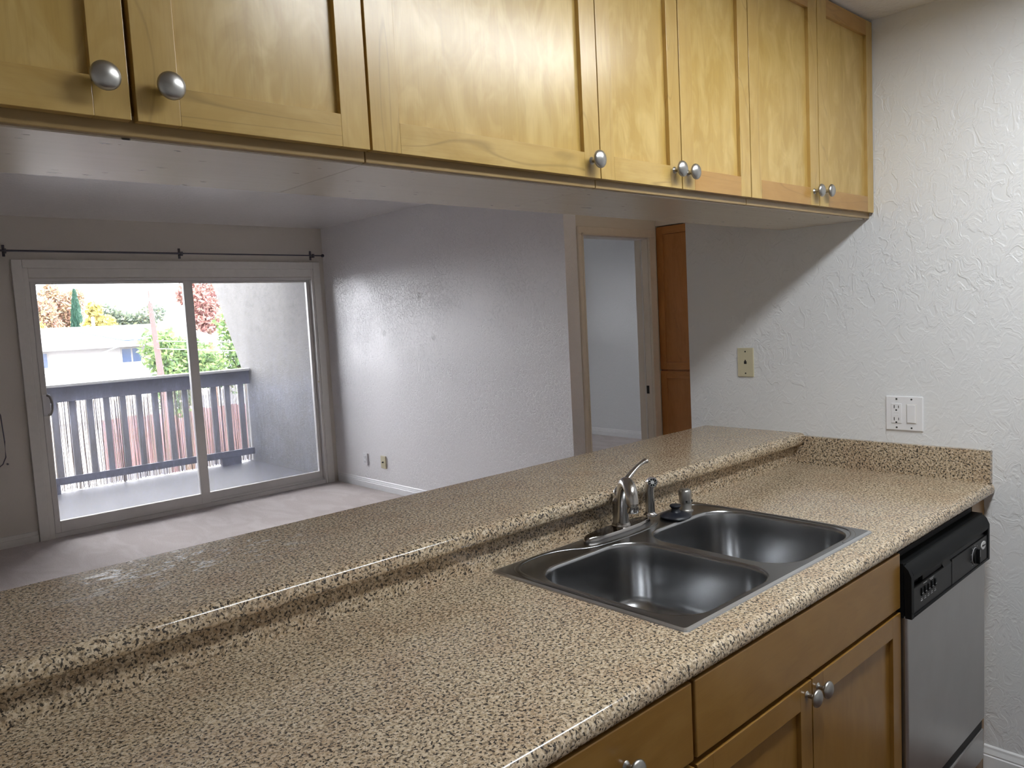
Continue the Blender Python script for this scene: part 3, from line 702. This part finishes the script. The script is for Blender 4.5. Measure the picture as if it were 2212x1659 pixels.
for i in range(8):
    a = 2 * math.pi * i / 8; b.lathe(cc + (u * math.cos(a) + w * math.sin(a)) * .0095, hd_ax, [(.0014, 0), (.0012, .001)], 'badge', 8)
b.build('spray_nozzle', h_)
# air gap
ag = thing('air_gap', (-.862, .575, ZS), 'brushed nickel dishwasher air gap cap at the back right of the sink', 'air gap')
b = MB(); b.lathe((-.862, .575, ZS), (0, 0, 1), [(.0225, 0), (.0225, .002), (.0195, .004), (.0180, .006), (.0178, .022), (.0165, .023), (.0165, .0245), (.0185, .0255), (.0188, .028), (.0188, .055), (.0175, .0605), (.0145, .0645), (.009, .0665), (.001, .067)], 'nickel_dark', 30); b.build('cap', ag)
b = MB()
for a in (-2.3, -1.2): b.box(-.862 + .0185 * math.cos(a) - .003, -.862 + .0185 * math.cos(a) + .003, .575 + .0185 * math.sin(a) - .002, .575 + .0185 * math.sin(a) + .002, ZS + .028, ZS + .034, 'slot')
b.build('vent_slot', ag)
# stopper
st = thing('sink_stopper', (-.944, .553, ZS), 'black rubber sink stopper lying on the sink deck', 'sink stopper')
b = MB(); b.lathe((-.944, .553, ZS + .0005), (0, 0, 1), [(.035, 0), (.044, .002), (.0455, .0055), (.044, .008), (.034, .012), (.024, .016), (.020, .0165), (.001, .0165)], 'rubber', 36); b.build('flange', st)
b = MB(); b.lathe((-.944, .553, ZS + .0155), (0, 0, 1), [(.017, 0), (.0125, .006), (.0115, .012), (.0155, .016), (.0165, .019), (.015, .0225), (.001, .0235)], 'rubber', 28); b.build('grip', st)

# ------------------------------------------------------------------ hall pantry cabinet
tc = thing('pantry_cabinet', (2.3, 2.36, 0), 'tall reddish brown cabinet with two stacked doors beside the hall doorway', 'cabinet')
b = MB(); b.box(2.085, 2.59, 1.905, 2.812, 0, 2.13, 'tall_v'); b.build('carcass', tc)
def shaker_x(par, y0, y1, z0, z1, xf, st=.055):
    b = MB(); th = .018
    for q in [(xf, xf + th, y0, y0 + st, z0, z1, 'tall_v'), (xf, xf + th, y1 - st, y1, z0, z1, 'tall_v'), (xf, xf + th, y0 + st, y1 - st, z0, z0 + st, 'tall_h'), (xf, xf + th, y0 + st, y1 - st, z1 - st, z1, 'tall_h')]: b.box(*q, .0015)
    b.box(xf + .008, xf + th - .001, y0 + st - .003, y1 - st + .003, z0 + st - .003, z1 - st + .003, 'tall_v'); return b.build('door', par)
for y0, y1, kx in ((1.91, 2.358, 2.34), (2.362, 2.808, 2.38)):
    for z0, z1, kz in ((1.062, 2.124, 1.10), (.08, 1.050, 1.01)):
        d = shaker_x(tc, y0, y1, z0, z1, 2.066); knob(d, (2.066, kx, kz), (-1, 0, 0))

# ------------------------------------------------------------------ kitchen ceiling fixture (the lamp)
lt = thing('ceiling_light', (-1.15, -.43, H - .03), 'long fluorescent ceiling fixture over the kitchen', 'ceiling light')
b = MB(); b.box(-1.85, -.45, -.58, -.54, H - .03, H - .001, 'trim_white', .004); b.box(-1.85, -.45, -.32, -.28, H - .03, H - .001, 'trim_white', .004)
b.box(-1.85, -1.80, -.54, -.32, H - .03, H - .001, 'trim_white', .004); b.box(-.50, -.45, -.54, -.32, H - .03, H - .001, 'trim_white', .004); b.build('housing', lt)
b = MB(); b.box(-1.80, -.50, -.54, -.32, H - .024, H - .012, 'lamp'); b.build('diffuser', lt)

lt = thing('ceiling_light', (1.35, 1.7, H - .09), 'added round warm ceiling light, unseen in the hall behind the kitchen wall', 'ceiling light')  # unseen lamp added to brighten and warm the doorway wall
b = MB(); b.lathe((1.35, 1.7, H - .02), (0, 0, 1), [(.17, 0), (.17, .019), (.001, .019)], 'trim_white', 32); b.build('housing', lt)
b = MB(); b.lathe((1.35, 1.7, H - .021), (0, 0, -1), [(.15, 0), (.145, .03), (.11, .055), (.05, .066), (.001, .068)], 'lamp_hall_added', 32); b.build('diffuser', lt)

# ------------------------------------------------------------------ balcony
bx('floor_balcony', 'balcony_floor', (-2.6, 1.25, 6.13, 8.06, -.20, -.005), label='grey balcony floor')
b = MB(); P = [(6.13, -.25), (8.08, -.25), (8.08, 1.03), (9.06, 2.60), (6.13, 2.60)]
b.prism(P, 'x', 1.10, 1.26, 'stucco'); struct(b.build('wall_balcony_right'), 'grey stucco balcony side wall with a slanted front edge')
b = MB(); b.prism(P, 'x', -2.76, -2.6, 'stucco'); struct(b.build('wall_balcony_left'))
b = MB(); b.box(-3.7, 4.7, 6.02, 6.13, 2.6, 4.6, 'stucco'); b.box(-3.7, 4.7, -2.12, 7.0, 2.6, 2.64, 'stucco'); struct(b.build('wall_upper_sun_block'))  # unseen wall and slab added overhead to keep sun off the balcony
rl = thing('balcony_railing', (-.75, 7.9, 0), 'dark painted wood balcony railing with upright balusters', 'railing')
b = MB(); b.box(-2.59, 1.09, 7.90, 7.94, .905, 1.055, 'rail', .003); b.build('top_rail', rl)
b = MB(); b.box(-2.59, 1.09, 7.86, 7.99, 1.055, 1.083, 'cap', .004); b.build('cap_rail', rl)
b = MB(); b.box(-2.59, 1.09, 7.90, 7.94, .083, .157, 'rail', .003); b.build('bottom_rail', rl)
x = .995 - .1585 * 22
while x < 1.05:
    b = MB(); b.box(x - .029, x + .029, 7.9405, 7.965, .09, 1.05, 'baluster'); b.build('baluster', rl); x += .1585
for x0, x1 in ((.70, .925), (-1.02, -.93), (-2.55, -2.45)):
    b = MB(); b.box(x0, x1, 7.905, 7.96, -.005, .083, 'rail', .003); b.build('support_block', rl)
rs_ = random.Random(3); b = MB(); x = -2.58
while x < 1.085:
    r = rs_.uniform(.0020, .0042); lx = rs_.uniform(-.012, .012); top = rs_.uniform(.86, 1.0); bot = rs_.uniform(-.004, .02) ; y = 7.985 + rs_.uniform(-.004, .006)
    b.tube([(x, y, bot), (x + lx * .5, y + .002, top * .5), (x + lx, y, top)], r, 'reed', 4, smooth=False)
    x += rs_.choice([.0055, .0065, .008, .010, .0125])
for z in (.2, .45, .72): b.tube([(-2.58, 7.992, z), (1.085, 7.992, z)], .0012, 'reed', 4, smooth=False)
tag(b.build('reed_screen', fix=False), 'roll of thin bamboo reeds fastened behind the balcony railing', 'reed screen')

# ------------------------------------------------------------------ outdoors
GZ = -3.2
b = MB(); b.box(-60, 120, 9.5, 160, GZ - .2, GZ, 'ground'); struct(b.build('ground'), 'pale paved ground below the balcony')
hs = thing('neighbour_house', (0, 32, GZ), 'pale two storey house with a long low roof across the way', 'house')
b = MB(); b.box(-6, 8.6, 29.2, 37, GZ, 1.22, 'house_wall'); b.build('wall', hs)
b = MB(); P = [(28.6, 1.22), (28.6, 1.32), (33.2, 1.98), (37.6, 1.32), (37.6, 1.22)]; b.prism(P, 'x', -6.5, 9.2, 'house_roof'); rf = b.build('roof', hs)
b = MB(); b.box(-6.5, 9.2, 28.52, 28.6, 1.16, 1.34, 'house_wall'); b.build('gutter', rf)
b = MB(); b.tube([(5.15, 31.5, 1.78), (5.95, 28.75, 1.38), (7.9, 28.70, 1.37)], .03, 'house_glass', 6); b.build('roof_flashing', rf)
for x0, x1 in ((5.93, 6.22), (6.28, 6.57), (3.20, 3.36), (3.42, 3.56)):
    b = MB(); b.box(x0 - .03, x1 + .03, 29.14, 29.2, .56, 1.10, 'house_wall'); w = b.build('window', hs)
    b = MB(); b.box(x0, x1, 29.11, 29.14, .60, 1.07, 'house_glass'); b.build('pane', w)
b = MB(); b.lathe((6.1, 33.0, 1.9), (0, 0, 1), [(.06, 0), (.06, .45), (.001, .45)], 'house_wall', 10); b.build('roof_vent', rf)
h2 = thing('neighbour_house', (15.5, 60, GZ), 'distant pale house with a low gable roof behind the leafy tree', 'house')
b = MB(); b.box(13.5, 21, 58, 62, GZ, 1.9, 'house_wall'); b.build('wall', h2)
b = MB(); b.prism([(12.9, 1.9), (17.2, 3.0), (21.6, 1.9)], 'y', 57.5, 62.5, 'house_roof'); b.build('roof', h2)
sh = thing('shed', (2.2, 22, GZ), 'low shed roof just above the railing at the left of the glass', 'shed')
b = MB(); b.box(.4, 2.9, 21, 24, GZ, -.55, 'house_wall'); b.build('wall', sh); b = MB(); b.prism([(.1, -.55), (1.5, .02), (3.2, -.55)], 'y', 20.7, 24.3, 'house_roof'); b.build('roof', sh)
b = MB()
for i in range(70):
    x = -6 + i * .4; b.box(x, x + .385, 28.2, 28.24, GZ, -1.3 + .02 * (i % 3), 'fence')
tag(b.build('fence'), 'reddish board fence in front of the pale house, seen through the reeds', 'fence')
pz = thing('utility_pole', (5.03, 22, GZ), 'leaning reddish wooden utility pole rising before the leafy tree', 'utility pole')
b = MB(); b.tube([(5.03, 22, GZ), (4.82, 22, .37), (4.69, 22, 2.40)], [.11, .09, .06], 'pole', 12); b.build('pole', pz)
b = MB(); b.tube([(4.69, 22, 2.35), (4.68, 22, 2.75)], .02, 'pole', 8); b.lathe((4.685, 22, 2.46), (0, 0, 1), [(.05, 0), (.06, .04), (.03, .08)], 'wire', 10); b.build('insulator', pz)
p2 = thing('utility_pole', (13, 16.4, GZ), 'second wooden utility pole hidden behind the balcony wall, holding the cables', 'utility pole')
b = MB(); b.tube([(13, 16.4, GZ), (13, 16.4, 2.6)], .09, 'pole', 12); b.build('pole', p2)
for i, (p, q, lab) in enumerate([((4.757, 21.916, 1.35), (13, 16.5, 1.35), 'upper pale cable running right from the utility pole'), ((4.771, 21.913, 1.13), (13, 16.5, 1.02), 'lower pale cable running right from the utility pole'), ((4.66, 22.0, 1.55), (-2.5, 26.5, -.6), 'slanting cable running down left from the utility pole')]):
    b = MB(); p, q = Vector(p), Vector(q); b.tube([p.lerp(q, t / 10) + Vector((0, 0, -.25 * math.sin(math.pi * t / 10))) for t in range(11)], .011, 'wire', 6); tag(b.build('cable'), lab, 'cable')

def tree(c, rad, m, n, size, label, kind='tree', shape='ball', seed=1, name='tree', trunk=True):
    rr = random.Random(seed); t = thing(name, (c[0], c[1], GZ), label, kind)
    b = MB(); verts = []; faces = []; blobs = []
    for _ in range(9): blobs.append((Vector((rr.uniform(-.6, .6), rr.uniform(-.6, .6), rr.uniform(-.65, .65))), rr.uniform(.35, .55)))
    for i in range(n):
        if shape == 'ball':
            bc, br = rr.choice(blobs); d = Vector((rr.gauss(0, 1), rr.gauss(0, 1), rr.gauss(0, 1))).normalized() * br * rr.uniform(.55, 1.05); q = bc + d
            p = Vector((c[0] + q.x * rad[0], c[1] + q.y * rad[1], c[2] + q.z * rad[2]))
        else:
            h = rr.random(); w = (1 - h) ** .75 * (1 if h > .08 else .8) ; a = rr.uniform(0, 6.283); k = rr.uniform(.7, 1.05)
            p = Vector((c[0] + math.cos(a) * w * rad[0] * k, c[1] + math.sin(a) * w * rad[1] * k, c[2] - rad[2] + 2 * rad[2] * h))
        u = Vector((rr.gauss(0, 1), rr.gauss(0, 1), rr.gauss(0, 1))).normalized(); v = u.orthogonal().normalized(); s_ = size * rr.uniform(.6, 1.3)
        if shape != 'ball': u = (u * .4 + Vector((0, 0, 1))).normalized(); v = u.orthogonal().normalized()
        o = len(verts); verts += [p - u * s_, p + v * s_ * .5, p + u * s_, p - v * s_ * .5]; faces.append((o, o + 1, o + 2, o + 3))
    b.add(verts, faces, m); b.build('crown', t, fix=False)
    b = MB(); b.tube([(c[0], c[1], GZ), (c[0] + .1, c[1], (GZ + c[2]) / 2), (c[0], c[1], c[2] + rad[2] * .2)], [rad[0] * .10 + .05, rad[0] * .07 + .04, .04], 'bark', 8)
    if shape == 'ball':
        for bc, br in blobs[:5]: b.tube([(c[0], c[1], c[2] - rad[2] * .6), (c[0] + bc.x * rad[0], c[1] + bc.y * rad[1], c[2] + bc.z * rad[2])], [.06, .02], 'bark', 6)
    b.build('trunk', t); return t
tree((6.2, 24.3, .30), (1.2, 1.3, 1.45), 'leaf_green', 5200, .10, 'broad bright green leafy tree behind the utility pole', seed=4)
tree((7.75, 42.0, 2.0), (.46, .46, 1.85), 'leaf_cyp', 3500, .16, 'narrow pointed dark green cypress above the pale roof', shape='cone', seed=5, name='cypress_tree')
tree((8.2, 53, 2.75), (1.6, 1.4, 1.6), 'leaf_orange', 3000, .15, 'orange and pink autumn tree left of the cypress', seed=6)
tree((5.7, 43, 1.75), (.85, .7, .8), 'leaf_yellow', 1300, .14, 'small yellow tree at the far left of the glass', seed=7)
tree((8.2, 39.2, 2.15), (.9, .85, 1.0), 'leaf_yellow', 2600, .14, 'yellow autumn tree just right of the cypress', seed=8)
tree((11.5, 59, 3.8), (1.8, 1.4, 1.7), 'leaf_orange', 3000, .15, 'tall orange autumn tree behind the yellow one', seed=9)
tree((11.6, 47.5, 2.2), (2.0, 1.4, 1.2), 'leaf_dark', 2800, .15, 'grey green bushy tree above the roof vent', seed=10)
tree((13.4, 40, 3.1), (1.6, 1.3, 1.7), 'leaf_red', 3400, .15, 'reddish autumn tree behind the middle door stile', seed=11)
tree((17.2, 43, 3.6), (1.7, 1.3, 2.2), 'leaf_red', 3400, .15, 'reddish autumn tree at the slanted edge of the balcony wall', seed=12)
tree((8.85, 25.2, 1.15), (1.25, 1.3, 1.75), 'leaf_green', 4200, .10, 'bright green leafy tree seen in the right glass pane', seed=13)
tree((5.05, 48, 3.4), (.5, .5, 1.9), 'leaf_dark', 1000, .14, 'thin dark conifer at the left edge of the glass', shape='cone', seed=14, name='conifer_tree')
tree((11.5, 24, -2.2), (1.6, 1.2, .95), 'leaf_dark', 4500, .12, 'low shrub bank below the green trees', kind='shrub', seed=15, name='shrub')

for o in COL.objects:
    if '_o' in o.keys(): del o['_o']
